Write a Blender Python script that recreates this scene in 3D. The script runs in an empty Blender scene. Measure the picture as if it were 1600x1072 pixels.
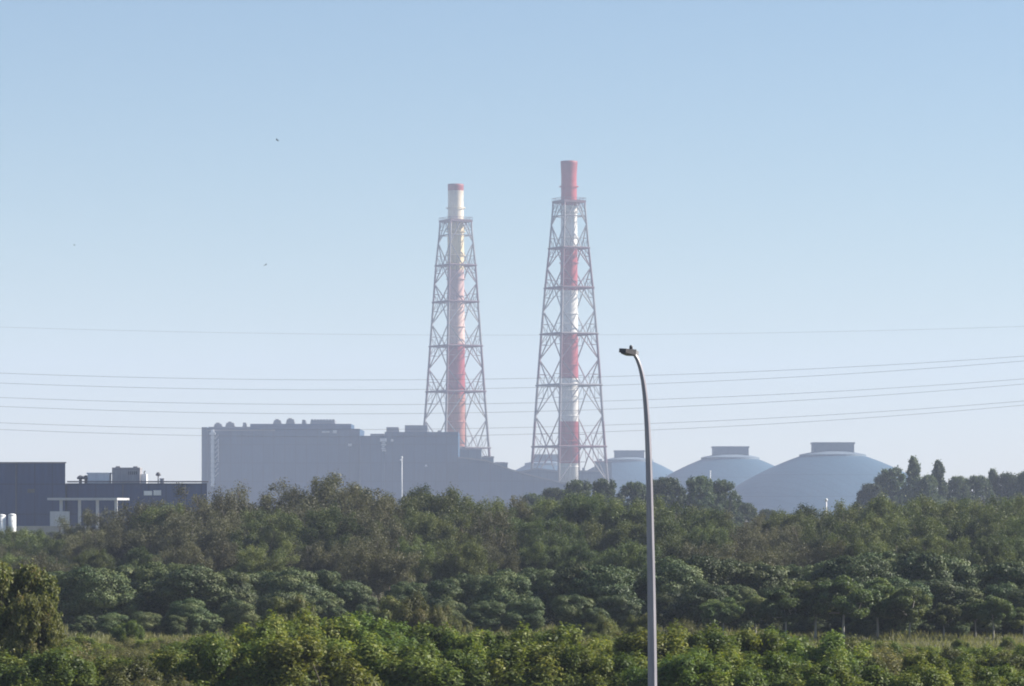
import bpy, math, random
import numpy as np
from mathutils import Vector, Matrix

S = bpy.context.scene
R = math.radians

# ------------------------------------------------------------------ camera
F = 5353.0            # focal length in photograph pixels (1600 wide)
HZ = 790.0            # horizon row
EYE = 7.0             # camera height, on an overpass
cam = bpy.data.cameras.new('camera')
cam_o = bpy.data.objects.new('camera', cam)
S.collection.objects.link(cam_o)
cam_o.location = (0, 0, EYE)
cam_o.rotation_euler = (R(90), 0, 0)
cam.sensor_fit = 'HORIZONTAL'
cam.sensor_width = 36
cam.lens = 36 * F / 1600
cam.shift_y = (HZ - 536) / 1600
cam.clip_start = 1
cam.clip_end = 20000
S.camera = cam_o

# ------------------------------------------------------------------ sky, sun, exposure
SUN_AZ, SUN_EL = 79.0, 34.0       # clockwise from the view direction; elevation
w = bpy.data.worlds.new('World')
S.world = w
w.use_nodes = True
nt = w.node_tree
nt.nodes.clear()
out = nt.nodes.new('ShaderNodeOutputWorld')
bg = nt.nodes.new('ShaderNodeBackground')
sky = nt.nodes.new('ShaderNodeTexSky')
sky.sky_type = 'NISHITA'
sky.sun_disc = False
sky.sun_elevation = R(SUN_EL)
sky.sun_rotation = R(SUN_AZ)
sky.altitude = 0
sky.air_density = 1.1
sky.dust_density = 0.0
sky.ozone_density = 4.5
bg.inputs['Strength'].default_value = 0.052
nt.links.new(sky.outputs[0], bg.inputs[0])
nt.links.new(bg.outputs[0], out.inputs[0])

sl = bpy.data.lights.new('sun', 'SUN')
sl.energy = 5.0
sl.angle = R(0.55)
sl.color = (1.0, 0.93, 0.83)
so = bpy.data.objects.new('sun', sl)
S.collection.objects.link(so)
sd = Vector((math.sin(R(SUN_AZ)) * math.cos(R(SUN_EL)), math.cos(R(SUN_AZ)) * math.cos(R(SUN_EL)), math.sin(R(SUN_EL))))
so.rotation_euler = sd.to_track_quat('Z', 'Y').to_euler()
so.location = (0, 0, 300)

S.view_settings.view_transform = 'Standard'
S.view_settings.look = 'None'
S.view_settings.exposure = 1.14
S.view_settings.gamma = 1.0
S.cycles.max_bounces = 8
S.cycles.diffuse_bounces = 3
S.cycles.volume_bounces = 1
S.cycles.transparent_max_bounces = 8
S.cycles.pixel_filter_type = 'BLACKMAN_HARRIS'
S.cycles.filter_width = 1.9


def X(px, d): return (px - 800.0) / F * d
def Z(py, d): return EYE + (HZ - py) / F * d
def P(px, py, d): return Vector((X(px, d), d, Z(py, d)))


# ------------------------------------------------------------------ materials
def mat(name):
    m = bpy.data.materials.new(name)
    m.use_nodes = True
    n = m.node_tree
    return m, n, n.nodes['Principled BSDF'], n.nodes['Material Output']


def N(n, kind, **kw):
    x = n.nodes.new(kind)
    for k, v in kw.items():
        setattr(x, k, v)
    return x


def ramp(n, stops, interp='LINEAR'):
    r = n.nodes.new('ShaderNodeValToRGB')
    r.color_ramp.interpolation = interp
    e = r.color_ramp.elements
    while len(e) < len(stops):
        e.new(0.5)
    for i, (p, c) in enumerate(stops):
        e[i].position = p
        e[i].color = (*c, 1)
    return r


def surface(name, c1, c2, scale=0.5, rough=0.7, metal=0.0, streak=False, spec=0.3, bump=0.0):
    """weathered paint, concrete or metal: two tones mixed by noise, streaky if asked"""
    m, n, b, o = mat(name)
    tc = N(n, 'ShaderNodeTexCoord')
    mp = N(n, 'ShaderNodeMapping')
    mp.inputs['Scale'].default_value = (scale, scale, scale * (0.12 if streak else 1))
    ns = N(n, 'ShaderNodeTexNoise')
    ns.inputs['Scale'].default_value = 1.0
    ns.inputs['Detail'].default_value = 6
    ns.inputs['Roughness'].default_value = 0.62
    rp = ramp(n, [(0.32, c1), (0.7, c2)])
    n.links.new(tc.outputs['Object'], mp.inputs[0])
    n.links.new(mp.outputs[0], ns.inputs[0])
    n.links.new(ns.outputs[0], rp.inputs[0])
    n.links.new(rp.outputs[0], b.inputs['Base Color'])
    b.inputs['Roughness'].default_value = rough
    b.inputs['Metallic'].default_value = metal
    b.inputs['Specular IOR Level'].default_value = spec
    if bump:
        bp = N(n, 'ShaderNodeBump')
        bp.inputs['Strength'].default_value = bump
        n.links.new(ns.outputs[0], bp.inputs['Height'])
        n.links.new(bp.outputs[0], b.inputs['Normal'])
    return m


def cladding(name, c1, c2, pitch, rough=0.6):
    """profiled metal cladding: vertical panel joints and rain streaks"""
    m, n, b, o = mat(name)
    tc = N(n, 'ShaderNodeTexCoord')
    sp = N(n, 'ShaderNodeSeparateXYZ')
    n.links.new(tc.outputs['Object'], sp.inputs[0])
    br = N(n, 'ShaderNodeTexBrick')
    br.offset = 0.0
    br.inputs['Scale'].default_value = 1.0
    br.inputs['Mortar Size'].default_value = 0.035 * pitch
    br.inputs['Brick Width'].default_value = pitch
    br.inputs['Row Height'].default_value = pitch * 1.7
    br.inputs['Color1'].default_value = (*c1, 1)
    br.inputs['Color2'].default_value = (*c2, 1)
    br.inputs['Mortar'].default_value = (*[v * 0.7 for v in c1], 1)
    cb = N(n, 'ShaderNodeCombineXYZ')
    ad = N(n, 'ShaderNodeMath', operation='ADD')
    n.links.new(sp.outputs['X'], ad.inputs[0])
    n.links.new(sp.outputs['Y'], ad.inputs[1])
    n.links.new(ad.outputs[0], cb.inputs[0])
    n.links.new(sp.outputs['Z'], cb.inputs[1])
    n.links.new(cb.outputs[0], br.inputs[0])
    mp = N(n, 'ShaderNodeMapping')
    mp.inputs['Scale'].default_value = (1.2 / pitch, 1.2 / pitch, 0.12 / pitch)
    ns = N(n, 'ShaderNodeTexNoise')
    ns.inputs['Detail'].default_value = 5
    n.links.new(tc.outputs['Object'], mp.inputs[0])
    n.links.new(mp.outputs[0], ns.inputs[0])
    rp = ramp(n, [(0.3, (0.72, 0.72, 0.74)), (0.7, (1, 1, 1))])
    n.links.new(ns.outputs[0], rp.inputs[0])
    mx = N(n, 'ShaderNodeMix', data_type='RGBA', blend_type='MULTIPLY')
    mx.inputs['Factor'].default_value = 1.0
    n.links.new(br.outputs['Color'], mx.inputs[6])
    n.links.new(rp.outputs[0], mx.inputs[7])
    n.links.new(mx.outputs[2], b.inputs['Base Color'])
    b.inputs['Roughness'].default_value = rough
    b.inputs['Specular IOR Level'].default_value = 0.3
    return m


def banded(name, height, bands, rough=0.55):
    """aviation bands of paint up a tower: constant steps of object height, worn by streaks"""
    m, n, b, o = mat(name)
    tc = N(n, 'ShaderNodeTexCoord')
    sp = N(n, 'ShaderNodeSeparateXYZ')
    n.links.new(tc.outputs['Object'], sp.inputs[0])
    dv = N(n, 'ShaderNodeMath', operation='DIVIDE')
    dv.inputs[1].default_value = height
    n.links.new(sp.outputs['Z'], dv.inputs[0])
    rp = ramp(n, [(z / height, c) for z, c in bands], 'CONSTANT')
    n.links.new(dv.outputs[0], rp.inputs[0])
    mp = N(n, 'ShaderNodeMapping')
    mp.inputs['Scale'].default_value = (0.5, 0.5, 0.05)
    ns = N(n, 'ShaderNodeTexNoise')
    ns.inputs['Detail'].default_value = 6
    n.links.new(tc.outputs['Object'], mp.inputs[0])
    n.links.new(mp.outputs[0], ns.inputs[0])
    rr = ramp(n, [(0.32, (0.70, 0.66, 0.62)), (0.62, (1, 1, 1))])
    n.links.new(ns.outputs[0], rr.inputs[0])
    mx = N(n, 'ShaderNodeMix', data_type='RGBA', blend_type='MULTIPLY')
    mx.inputs['Factor'].default_value = 0.8
    st = N(n, 'ShaderNodeMath', operation='MULTIPLY_ADD')      # soot creeping down from the mouth
    st.inputs[1].default_value = 0.16
    n.links.new(ns.outputs[0], st.inputs[0])
    n.links.new(dv.outputs[0], st.inputs[2])
    sr = ramp(n, [(0.97, (1, 1, 1)), (1.0, (0.62, 0.58, 0.58))])
    sb = N(n, 'ShaderNodeMath', operation='SUBTRACT')
    sb.inputs[1].default_value = 0.07
    n.links.new(st.outputs[0], sb.inputs[0])
    n.links.new(sb.outputs[0], sr.inputs[0])
    sm = N(n, 'ShaderNodeMix', data_type='RGBA', blend_type='MULTIPLY')
    sm.inputs['Factor'].default_value = 1.0
    n.links.new(rp.outputs[0], sm.inputs[6])
    n.links.new(sr.outputs[0], sm.inputs[7])
    n.links.new(sm.outputs[2], mx.inputs[6])
    n.links.new(rr.outputs[0], mx.inputs[7])
    n.links.new(mx.outputs[2], b.inputs['Base Color'])
    b.inputs['Roughness'].default_value = rough
    b.inputs['Specular IOR Level'].default_value = 0.3
    return m


def leaf(name, stops, transl=0.35, vary=0.35, tcol=(1.25, 1.25, 0.6)):
    """foliage: per-leaf tint, per-plant variation, light passing through the blade"""
    m, n, b, o = mat(name)
    at = N(n, 'ShaderNodeAttribute', attribute_name='tint')
    rp = ramp(n, stops)
    n.links.new(at.outputs['Fac'], rp.inputs[0])
    oi = N(n, 'ShaderNodeObjectInfo')
    mr = N(n, 'ShaderNodeMapRange')
    mr.inputs['To Min'].default_value = 1 - vary
    mr.inputs['To Max'].default_value = 1 + vary
    n.links.new(oi.outputs['Random'], mr.inputs['Value'])
    hs = N(n, 'ShaderNodeHueSaturation')
    n.links.new(rp.outputs[0], hs.inputs['Color'])
    n.links.new(mr.outputs[0], hs.inputs['Value'])
    mh = N(n, 'ShaderNodeMapRange')
    mh.inputs['To Min'].default_value = 0.485
    mh.inputs['To Max'].default_value = 0.515
    fr = N(n, 'ShaderNodeMath', operation='FRACT')
    ml = N(n, 'ShaderNodeMath', operation='MULTIPLY')
    ml.inputs[1].default_value = 7.31
    n.links.new(oi.outputs['Random'], ml.inputs[0])
    n.links.new(ml.outputs[0], fr.inputs[0])
    n.links.new(fr.outputs[0], mh.inputs['Value'])
    n.links.new(mh.outputs[0], hs.inputs['Hue'])
    n.links.new(hs.outputs[0], b.inputs['Base Color'])
    b.inputs['Roughness'].default_value = 0.55
    b.inputs['Specular IOR Level'].default_value = 0.25
    tr = N(n, 'ShaderNodeBsdfTranslucent')
    mc = N(n, 'ShaderNodeMix', data_type='RGBA', blend_type='MULTIPLY')
    mc.inputs['Factor'].default_value = 1.0
    mc.inputs[7].default_value = (*tcol, 1)
    n.links.new(hs.outputs[0], mc.inputs[6])
    n.links.new(mc.outputs[2], tr.inputs[0])
    ms = N(n, 'ShaderNodeMixShader')
    ms.inputs[0].default_value = transl
    n.links.new(b.outputs[0], ms.inputs[1])
    n.links.new(tr.outputs[0], ms.inputs[2])
    n.links.new(ms.outputs[0], o.inputs['Surface'])
    return m


M = {}
M['mangrove'] = leaf('mangrove_leaf', [(0, (0.022, 0.041, 0.020)), (0.5, (0.070, 0.100, 0.039)), (1, (0.156, 0.172, 0.067))], 0.10)
M['scrub'] = leaf('scrub_leaf', [(0, (0.035, 0.049, 0.020)), (0.5, (0.093, 0.121, 0.041)), (1, (0.178, 0.191, 0.066))], 0.26)
M['scrub_dry'] = leaf('dry_scrub_leaf', [(0, (0.052, 0.054, 0.030)), (0.5, (0.100, 0.101, 0.055)), (1, (0.157, 0.152, 0.085))], 0.22)
M['scrub_green'] = leaf('green_scrub_leaf', [(0, (0.030, 0.047, 0.020)), (0.5, (0.068, 0.096, 0.035)), (1, (0.128, 0.150, 0.053))], 0.3)
M['roadside'] = leaf('roadside_leaf', [(0, (0.048, 0.076, 0.033)), (0.5, (0.097, 0.131, 0.053)), (1, (0.166, 0.186, 0.076))], 0.3)
M['shrub'] = leaf('shrub_leaf', [(0, (0.046, 0.079, 0.021)), (0.5, (0.118, 0.161, 0.034)), (1, (0.248, 0.253, 0.055))], 0.36, 0.25)
M['shrub_yellow'] = leaf('yellow_shrub_leaf', [(0, (0.053, 0.084, 0.018)), (0.5, (0.121, 0.150, 0.031)), (1, (0.218, 0.221, 0.050))], 0.4, 0.25)
M['brown'] = leaf('browning_leaf', [(0, (0.062, 0.056, 0.026)), (0.45, (0.110, 0.128, 0.042)), (0.8, (0.172, 0.172, 0.073)), (1, (0.207, 0.128, 0.068))], 0.35)
M['far'] = leaf('far_leaf', [(0, (0.029, 0.049, 0.026)), (0.5, (0.060, 0.089, 0.043)), (1, (0.101, 0.122, 0.058))], 0.25)
M['weed'] = leaf('weed_leaf', [(0, (0.083, 0.086, 0.039)), (0.5, (0.152, 0.151, 0.068)), (1, (0.248, 0.224, 0.111))], 0.35)
M['bark'] = surface('bark', (0.06, 0.05, 0.04), (0.16, 0.14, 0.11), 3.0, 0.9, streak=True)
M['pale_bark'] = surface('pale_bark', (0.26, 0.25, 0.22), (0.46, 0.44, 0.40), 3.0, 0.9, streak=True)
M['steel'] = surface('galvanised_steel', (0.22, 0.21, 0.245), (0.34, 0.325, 0.36), 6.0, 0.45, 0.0, True, 0.5)
M['dark_housing'] = surface('dark_housing', (0.05, 0.05, 0.06), (0.09, 0.085, 0.09), 8.0, 0.5)
M['sunlit_housing'] = surface('sunlit_housing', (0.20, 0.20, 0.22), (0.28, 0.28, 0.29), 8.0, 0.45)  # rear of the lamp head: sunlight on it painted in as a paler grey
M['lens'] = surface('lamp_glass', (0.10, 0.10, 0.11), (0.16, 0.16, 0.17), 8.0, 0.2, spec=0.6)
M['hall'] = cladding('hall_cladding', (0.018, 0.064, 0.130), (0.024, 0.074, 0.146), 6.0)
M['hall_roof'] = surface('hall_roof', (0.14, 0.15, 0.17), (0.20, 0.21, 0.23), 0.15, 0.8)
M['pale_steel'] = surface('pale_painted_steel', (0.50, 0.52, 0.55), (0.66, 0.67, 0.68), 0.3, 0.6)
M['plant_block'] = cladding('plant_block_cladding', (0.09, 0.14, 0.19), (0.11, 0.16, 0.21), 5.0)
M['dome'] = cladding('dome_sheeting', (0.034, 0.088, 0.140), (0.042, 0.098, 0.152), 7.0)
M['dome_cap'] = surface('dome_monitor', (0.10, 0.14, 0.18), (0.14, 0.18, 0.22), 0.2, 0.7)
M['navy'] = cladding('navy_cladding', (0.022, 0.050, 0.140), (0.027, 0.058, 0.155), 3.2)
M['navy_trim'] = surface('parapet_flashing', (0.085, 0.080, 0.105), (0.12, 0.11, 0.135), 0.6, 0.6)
M['white_paint'] = surface('white_paint', (0.62, 0.62, 0.62), (0.80, 0.80, 0.78), 0.8, 0.6, streak=True)
M['canopy_paint'] = surface('canopy_paint', (0.40, 0.41, 0.43), (0.54, 0.54, 0.55), 0.8, 0.6, streak=True)
M['grey_box'] = cladding('grey_plant_room', (0.30, 0.29, 0.30), (0.34, 0.33, 0.335), 1.5)
M['concrete'] = surface('concrete', (0.26, 0.25, 0.23), (0.40, 0.38, 0.35), 0.7, 0.9, streak=True)
M['dark_metal'] = surface('dark_metal', (0.05, 0.05, 0.055), (0.10, 0.10, 0.11), 1.5, 0.6)
M['cable'] = surface('cable_aluminium', (0.16, 0.17, 0.19), (0.22, 0.23, 0.25), 1.0, 0.5, 0.4)
M['feather'] = surface('dark_feathers', (0.03, 0.03, 0.035), (0.07, 0.065, 0.06), 9.0, 0.8)
M['ground'] = surface('rough_ground', (0.050, 0.055, 0.026), (0.120, 0.105, 0.060), 0.22, 0.95, bump=0.4)
RED, FADED, PINK, WHITE = (0.36, 0.050, 0.060), (0.40, 0.14, 0.14), (0.55, 0.36, 0.33), (0.74, 0.72, 0.68)
SALMON = (0.50, 0.21, 0.16)


# ------------------------------------------------------------------ mesh helpers
class MB:
    """collects boxes, tubes and rings, then links them as one mesh object"""
    def __init__(s):
        s.v, s.f = [], []

    def add(s, v, f):
        o = len(s.v)
        s.v += [tuple(p) for p in v]
        s.f += [tuple(i + o for i in q) for q in f]

    def box(s, x0, x1, y0, y1, z0, z1):
        v = [(x, y, z) for z in (z0, z1) for y in (y0, y1) for x in (x0, x1)]
        s.add(v, [(0, 2, 3, 1), (4, 5, 7, 6), (0, 1, 5, 4), (2, 6, 7, 3), (0, 4, 6, 2), (1, 3, 7, 5)])

    def tube(s, pts, rads, seg=8, caps=True, phase=0.0):
        pts = [Vector(p) for p in pts]
        v, f = [], []
        ref = None
        for i, p in enumerate(pts):
            a, b = pts[max(i - 1, 0)], pts[min(i + 1, len(pts) - 1)]
            t = (b - a).normalized()
            if ref is None:
                ref = t.orthogonal().normalized()
            u = (ref - t * ref.dot(t)).normalized()
            ref = u
            q = t.cross(u)
            r = rads[i] if hasattr(rads, '__len__') else rads
            for k in range(seg):
                a_ = 2 * math.pi * k / seg + phase
                v.append(p + (u * math.cos(a_) + q * math.sin(a_)) * r)
        for i in range(len(pts) - 1):
            for k in range(seg):
                f.append((i * seg + k, i * seg + (k + 1) % seg, (i + 1) * seg + (k + 1) % seg, (i + 1) * seg + k))
        if caps:
            f.append(tuple(reversed(range(seg))))
            f.append(tuple(range((len(pts) - 1) * seg, len(pts) * seg)))
        s.add(v, f)

    def lathe(s, prof, seg=32, cx=0, cy=0, cap=True):
        v = [(cx + r * math.cos(2 * math.pi * k / seg), cy + r * math.sin(2 * math.pi * k / seg), z) for r, z in prof for k in range(seg)]
        f = []
        for i in range(len(prof) - 1):
            for k in range(seg):
                f.append((i * seg + k, i * seg + (k + 1) % seg, (i + 1) * seg + (k + 1) % seg, (i + 1) * seg + k))
        if cap:
            f.append(tuple(reversed(range(seg))))
            f.append(tuple(range((len(prof) - 1) * seg, len(prof) * seg)))
        s.add(v, f)

    def mesh(s, name, m, smooth=False):
        me = bpy.data.meshes.new(name)
        me.from_pydata(s.v, [], s.f)
        me.materials.append(m)
        if smooth:
            me.polygons.foreach_set('use_smooth', [True] * len(me.polygons))
        me.update()
        return me

    def build(s, name, m, parent=None, smooth=False, loc=None):
        return link(name, s.mesh(name, m, smooth), parent, loc)


def link(name, data, parent=None, loc=None):
    o = bpy.data.objects.new(name, data)
    S.collection.objects.link(o)
    if parent:
        o.parent = parent
    if loc is not None:
        o.location = loc
    return o


def tag(o, label=None, cat=None, group=None, kind=None):
    for k, v in (('label', label), ('category', cat), ('group', group), ('kind', kind)):
        if v:
            o[k] = v
    return o


def thing(name, label, cat, loc=(0, 0, 0), group=None):
    o = link(name, None, loc=loc)
    o.empty_display_size = 0.5
    return tag(o, label, cat, group)


# ------------------------------------------------------------------ ground
def ground():
    xs = np.concatenate([np.linspace(-2500, -90, 14), np.linspace(-80, 80, 81), np.linspace(90, 2500, 14)])
    ys = np.concatenate([np.linspace(-300, 30, 6), np.linspace(40, 240, 101), np.linspace(260, 5500, 30)])
    gx, gy = np.meshgrid(xs, ys)
    rng = np.random.default_rng(3)
    near = np.exp(-((gy - 140) / 70) ** 2) * np.exp(-(gx / 70) ** 2)
    gz = near * (rng.random(gx.shape) - 0.5) * 0.22
    v = np.stack([gx, gy, gz], -1).reshape(-1, 3)
    nx = len(xs)
    f = [(j * nx + i, j * nx + i + 1, (j + 1) * nx + i + 1, (j + 1) * nx + i) for j in range(len(ys) - 1) for i in range(nx - 1)]
    me = bpy.data.meshes.new('ground')
    me.from_pydata(v.tolist(), [], f)
    me.materials.append(M['ground'])
    me.polygons.foreach_set('use_smooth', [True] * len(me.polygons))
    tag(link('ground', me), kind='structure')


ground()


# ------------------------------------------------------------------ chimney towers
def chimney_tower(name, label, cx, d, topy, levels, legs_px, base_half, flue_bands, frame_bands, cap_px, cap_flare):
    """cx px of the axis, levels: rows of the rings from top, legs_px: outer half width in px at each level"""
    H = Z(topy, d)
    root = thing(name, label, 'chimney', (X(cx, d), d, 0), 'twin lattice braced chimneys of the power station')
    k = d / F
    fm = banded('flue_paint', H, flue_bands)
    bm = banded('frame_paint', H, [(z, tuple(0.20 * a + b for a, b in zip(c, (0.07, 0.065, 0.08)))) for z, c in frame_bands], 0.6)
    r0, r1 = 14.6 * k, cap_px / 2 * k
    ztop = Z(levels[0], d)
    m = MB()
    m.lathe([(r0, 0), (r0 * 0.985, ztop * 0.5), (r1 * 1.04, ztop), (r1, H - 9), (r1 * cap_flare, H - 1.2), (r1 * cap_flare, H), (r1 * 0.86, H), (r1 * 0.84, H - 4)], 40)
    m.build('flue', fm, root, True)
    for i in range(1, 14):          # stiffening hoops up the flue
        m = MB()
        z = H * i / 14
        m.lathe([(r0 * 1.0, z - 0.25), (r0 * 1.05, z - 0.2), (r0 * 1.05, z + 0.2), (r0 * 1.0, z + 0.25)], 32, cap=False)
        m.build('stiffener_hoop', fm, root, True)
    th = R(16)
    ang = [th, th + R(90), th + R(180), th + R(270)]
    zs = [Z(y, d) for y in levels] + [0.0]
    rad = [p * k / math.cos(th) for p in legs_px] + [base_half * k / math.cos(th)]
    rad_at = lambda z: float(np.interp(z, zs[::-1], rad[::-1]))
    pt = lambda a, z: Vector((rad_at(z) * math.cos(a), -rad_at(z) * math.sin(a), z))
    for a in ang:
        m = MB()
        m.tube([pt(a, z) for z in zs[::-1]], [0.85 - 0.4 * i / len(zs) for i in range(len(zs))], 8)
        m.build('leg', bm, root, True)
    lv = [zs[0]] + zs[2:]           # main rings (the second one is a light ring)
    for i, z in enumerate(zs[:-1]):
        m = MB()
        if i == 0:                  # gallery with its railing
            c = [pt(a, z) * 1.08 for a in ang]
            for j in range(4):
                c[j].z = z
            inner = [p * 0.42 for p in c]
            for j in range(4):
                inner[j].z = z
            v = []
            for zz in (z - 0.9, z + 0.5):
                v += [(p.x, p.y, zz) for p in c] + [(p.x, p.y, zz) for p in inner]
            f = []
            for j in range(4):
                q = (j + 1) % 4
                f += [(j, 4 + j, 4 + q, q), (8 + j, 8 + q, 12 + q, 12 + j), (j, q, 8 + q, 8 + j), (4 + j, 12 + j, 12 + q, 4 + q)]
            m.add(v, f)
            for j in range(4):
                q = (j + 1) % 4
                a, b = Vector((c[j].x, c[j].y, z + 1.9)), Vector((c[q].x, c[q].y, z + 1.9))
                m.tube([a, b], 0.14, 4)
                for t in range(7):
                    p = a.lerp(b, t / 7)
                    m.tube([(p.x, p.y, z + 0.4), (p.x, p.y, z + 1.9)], 0.12, 4)
            m.build('gallery', bm, root)
        else:
            light = i == 1
            c = [pt(a, z) * (1.0 if light else 1.05) for a in ang]
            for p in c:
                p.z = z
            for j in range(4):
                m.tube([c[j], c[(j + 1) % 4]], 0.32 if light else 0.55, 6)
                if not light:
                    b = c[j].lerp(c[(j + 1) % 4], 0.5)
                    n_ = Vector((b.x, b.y, 0)).normalized()
                    m.tube([b, Vector((n_.x * r0 * 0.9, n_.y * r0 * 0.9, z))], 0.4, 6)
                    c2 = Vector((c[j].x, c[j].y, 0)).normalized() * r0 * 0.9
                    m.tube([c[j], Vector((c2.x, c2.y, z))], 0.4, 6)
            m.build('ring_beam', bm, root)
    for j in range(4):              # one lattice panel for each face
        a, b = ang[j], ang[(j + 1) % 4]
        m = MB()
        lvz = lv + [0.0]
        for i in range(len(lvz) - 1):
            z1, z0 = lvz[i], lvz[i + 1]
            zm = (z0 + z1) / 2
            top = pt(a, z1).lerp(pt(b, z1), 0.5)
            bot = pt(a, z0).lerp(pt(b, z0), 0.5)
            for c in (a, b):
                mid = pt(c, zm)
                m.tube([top, mid], 0.36, 5)
                m.tube([bot, mid], 0.36, 5)
                # secondary struts crossing near both rings
                zu, zl = z1 + (zm - z1) * 0.42, z0 + (zm - z0) * 0.42
                m.tube([pt(c, zu), top.lerp(mid, 0.42)], 0.2, 4)
                m.tube([pt(c, zl), bot.lerp(mid, 0.42)], 0.2, 4)
                m.tube([pt(c, z1).lerp(top, 0.5), top.lerp(mid, 0.42)], 0.2, 4)
                m.tube([pt(c, z0).lerp(bot, 0.5), bot.lerp(mid, 0.42)], 0.2, 4)
                m.tube([pt(c, z1).lerp(top, 0.45), pt(c, zu)], 0.2, 4)
                m.tube([pt(c, z0).lerp(bot, 0.45), pt(c, zl)], 0.2, 4)
        m.build('bracing', bm, root)
    return root


def bands_from(d, rows):
    """rows: (row where the band ends at its bottom, colour) from the top down -> stops from the ground up"""
    out_ = []
    for y, c in reversed(rows):
        out_.append((max(0.0, Z(y, d)), c))
    return out_


DR, DL = 2000.0, 2143.0
fr = bands_from(DR, [(322, RED), (388, WHITE), (455, RED), (522, WHITE), (592, RED), (660, WHITE), (726, RED), (810, WHITE)])
chimney_tower('chimney_tower', 'taller red and white chimney in a lattice frame, nearest the street lamp', 889, DR, 252,
              [315, 338, 388, 450, 522, 602, 698], [24.5, 26, 30.5, 37, 43, 49, 55.5], 64, fr, fr, 24, 1.10)
fl = bands_from(DL, [(299, RED), (345, (0.72, 0.64, 0.50)), (422, (0.70, 0.57, 0.34)), (475, PINK), (538, (0.66, 0.46, 0.40)), (618, RED), (700, SALMON), (812, WHITE)])
ff = bands_from(DL, [(352, FADED), (412, WHITE), (476, FADED), (540, WHITE), (618, FADED), (700, WHITE), (812, RED)])
chimney_tower('chimney_tower', 'shorter chimney with faded pink bands in a lattice frame, rising behind the power hall', 712, DL, 288,
              [345, 368, 415, 472, 541, 612, 700], [24.5, 26, 31, 35, 40, 45, 52], 58, fl, ff, 24, 1.04)


# ------------------------------------------------------------------ power station buildings
def block(root, name, m, px0, px1, topy, d, depth, z0=0.0):
    b = MB()
    b.box(X(px0, d), X(px1, d), 0, depth, z0, Z(topy, d))
    return b.build(name, m, root)


def roof_box(root, name, m, px0, px1, topy, boty, d, y0, depth, taper=0.0):
    b = MB()
    x0, x1, za, zb = X(px0, d), X(px1, d), Z(boty, d) + 0.02, Z(topy, d)
    t = (x1 - x0) * taper
    v = [(x0, y0, za), (x1, y0, za), (x1, y0 + depth, za), (x0, y0 + depth, za),
         (x0 + t, y0 + 0.3, zb), (x1 - t, y0 + 0.3, zb), (x1 - t, y0 + depth - 0.3, zb), (x0 + t, y0 + depth - 0.3, zb)]
    b.add(v, [(3, 2, 1, 0), (4, 5, 6, 7), (0, 1, 5, 4), (1, 2, 6, 5), (2, 3, 7, 6), (3, 0, 4, 7)])
    return b.build(name, m, root)


DH = 1900.0
hall = thing('power_hall', 'long hazy blue grey turbine hall with roof vents and a pale stair tower', 'power station', (0, DH, 0))
block(hall, 'wall', M['hall'], 324, 562, 670, DH, 60)
block(hall, 'side_bay', M['hall'], 315, 323.6, 667.5, DH, 58)
w_ = MB(); w_.box(X(323.5, DH), X(430, DH), -0.5, 0, Z(673.5, DH), Z(671, DH)); w_.build('eaves_line', M['hall_roof'], hall)
roof_box(hall, 'roof_monitor', M['hall'], 390, 548, 662, 670, DH, 4, 40)
roof_box(hall, 'roof_upstand', M['hall_roof'], 324, 389.6, 666.5, 670, DH, 6, 40)
for a, b_, t, bt in ((332, 345, 661.5, 666.5), (350, 365, 660, 666.5), (377, 384, 661.5, 666.5), (425, 438, 656, 662), (445, 459, 654.5, 662), (470, 477, 657, 662)):
    v_ = roof_box(hall, 'roof_vent', M['hall_roof'], a, b_, t, bt, DH, 8, 6, 0.12)
    xm_ = X((a + b_) / 2, DH)
    c_ = MB(); c_.box(xm_ - 1.1, xm_ + 0.7, 9, 13, Z(t, DH) + .02, Z(t, DH) + 0.6); c_.build('cowl', M['hall_roof'], v_)
roof_box(hall, 'cooling_louvre', M['hall_roof'], 483, 522, 656, 662, DH, 10, 16, 0.02)
m_ = MB()
for i in range(8):
    m_.box(X(484 + i * 4.8, DH), X(487.4 + i * 4.8, DH), 10.5, 13, Z(656, DH), Z(654.4, DH))
m_.build('louvre_stacks', M['hall_roof'], hall)
st = MB()
for i in range(12):
    z0 = Z(760, DH) + i * 2.62
    st.box(X(330, DH), X(335, DH), -2.4, -0.03, z0, z0 + 2.0)
    st.box(X(330.5, DH), X(334.5, DH), -2.0, -0.3, z0 + 2.0, z0 + 2.62)
    if 1 < i < 11:
        st.tube([(X(336, DH), -1.2, z0), (X(341.5, DH), -1.2, z0 + 2.4)], 0.16, 4)
st.tube([(X(341.5, DH), -1.2, Z(722, DH)), (X(341.5, DH), -1.2, Z(686, DH))], 0.2, 5)
stt = st.build('stair_tower', M['pale_steel'], hall)
c_ = MB(); c_.box(X(328, DH), X(337, DH), -2.8, -0.05, Z(679.5, DH), Z(676, DH)); c_.build('stair_head', M['pale_steel'], stt)
for a, b_, t, bt in ((503, 515, 674, 676), (520, 526, 672.5, 677), (544, 550, 693, 697)):
    w_ = MB(); w_.box(X(a, DH), X(b_, DH), -0.5, -0.02, Z(bt, DH), Z(t, DH)); w_.build('wall_light', M['pale_steel'], hall)

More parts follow.
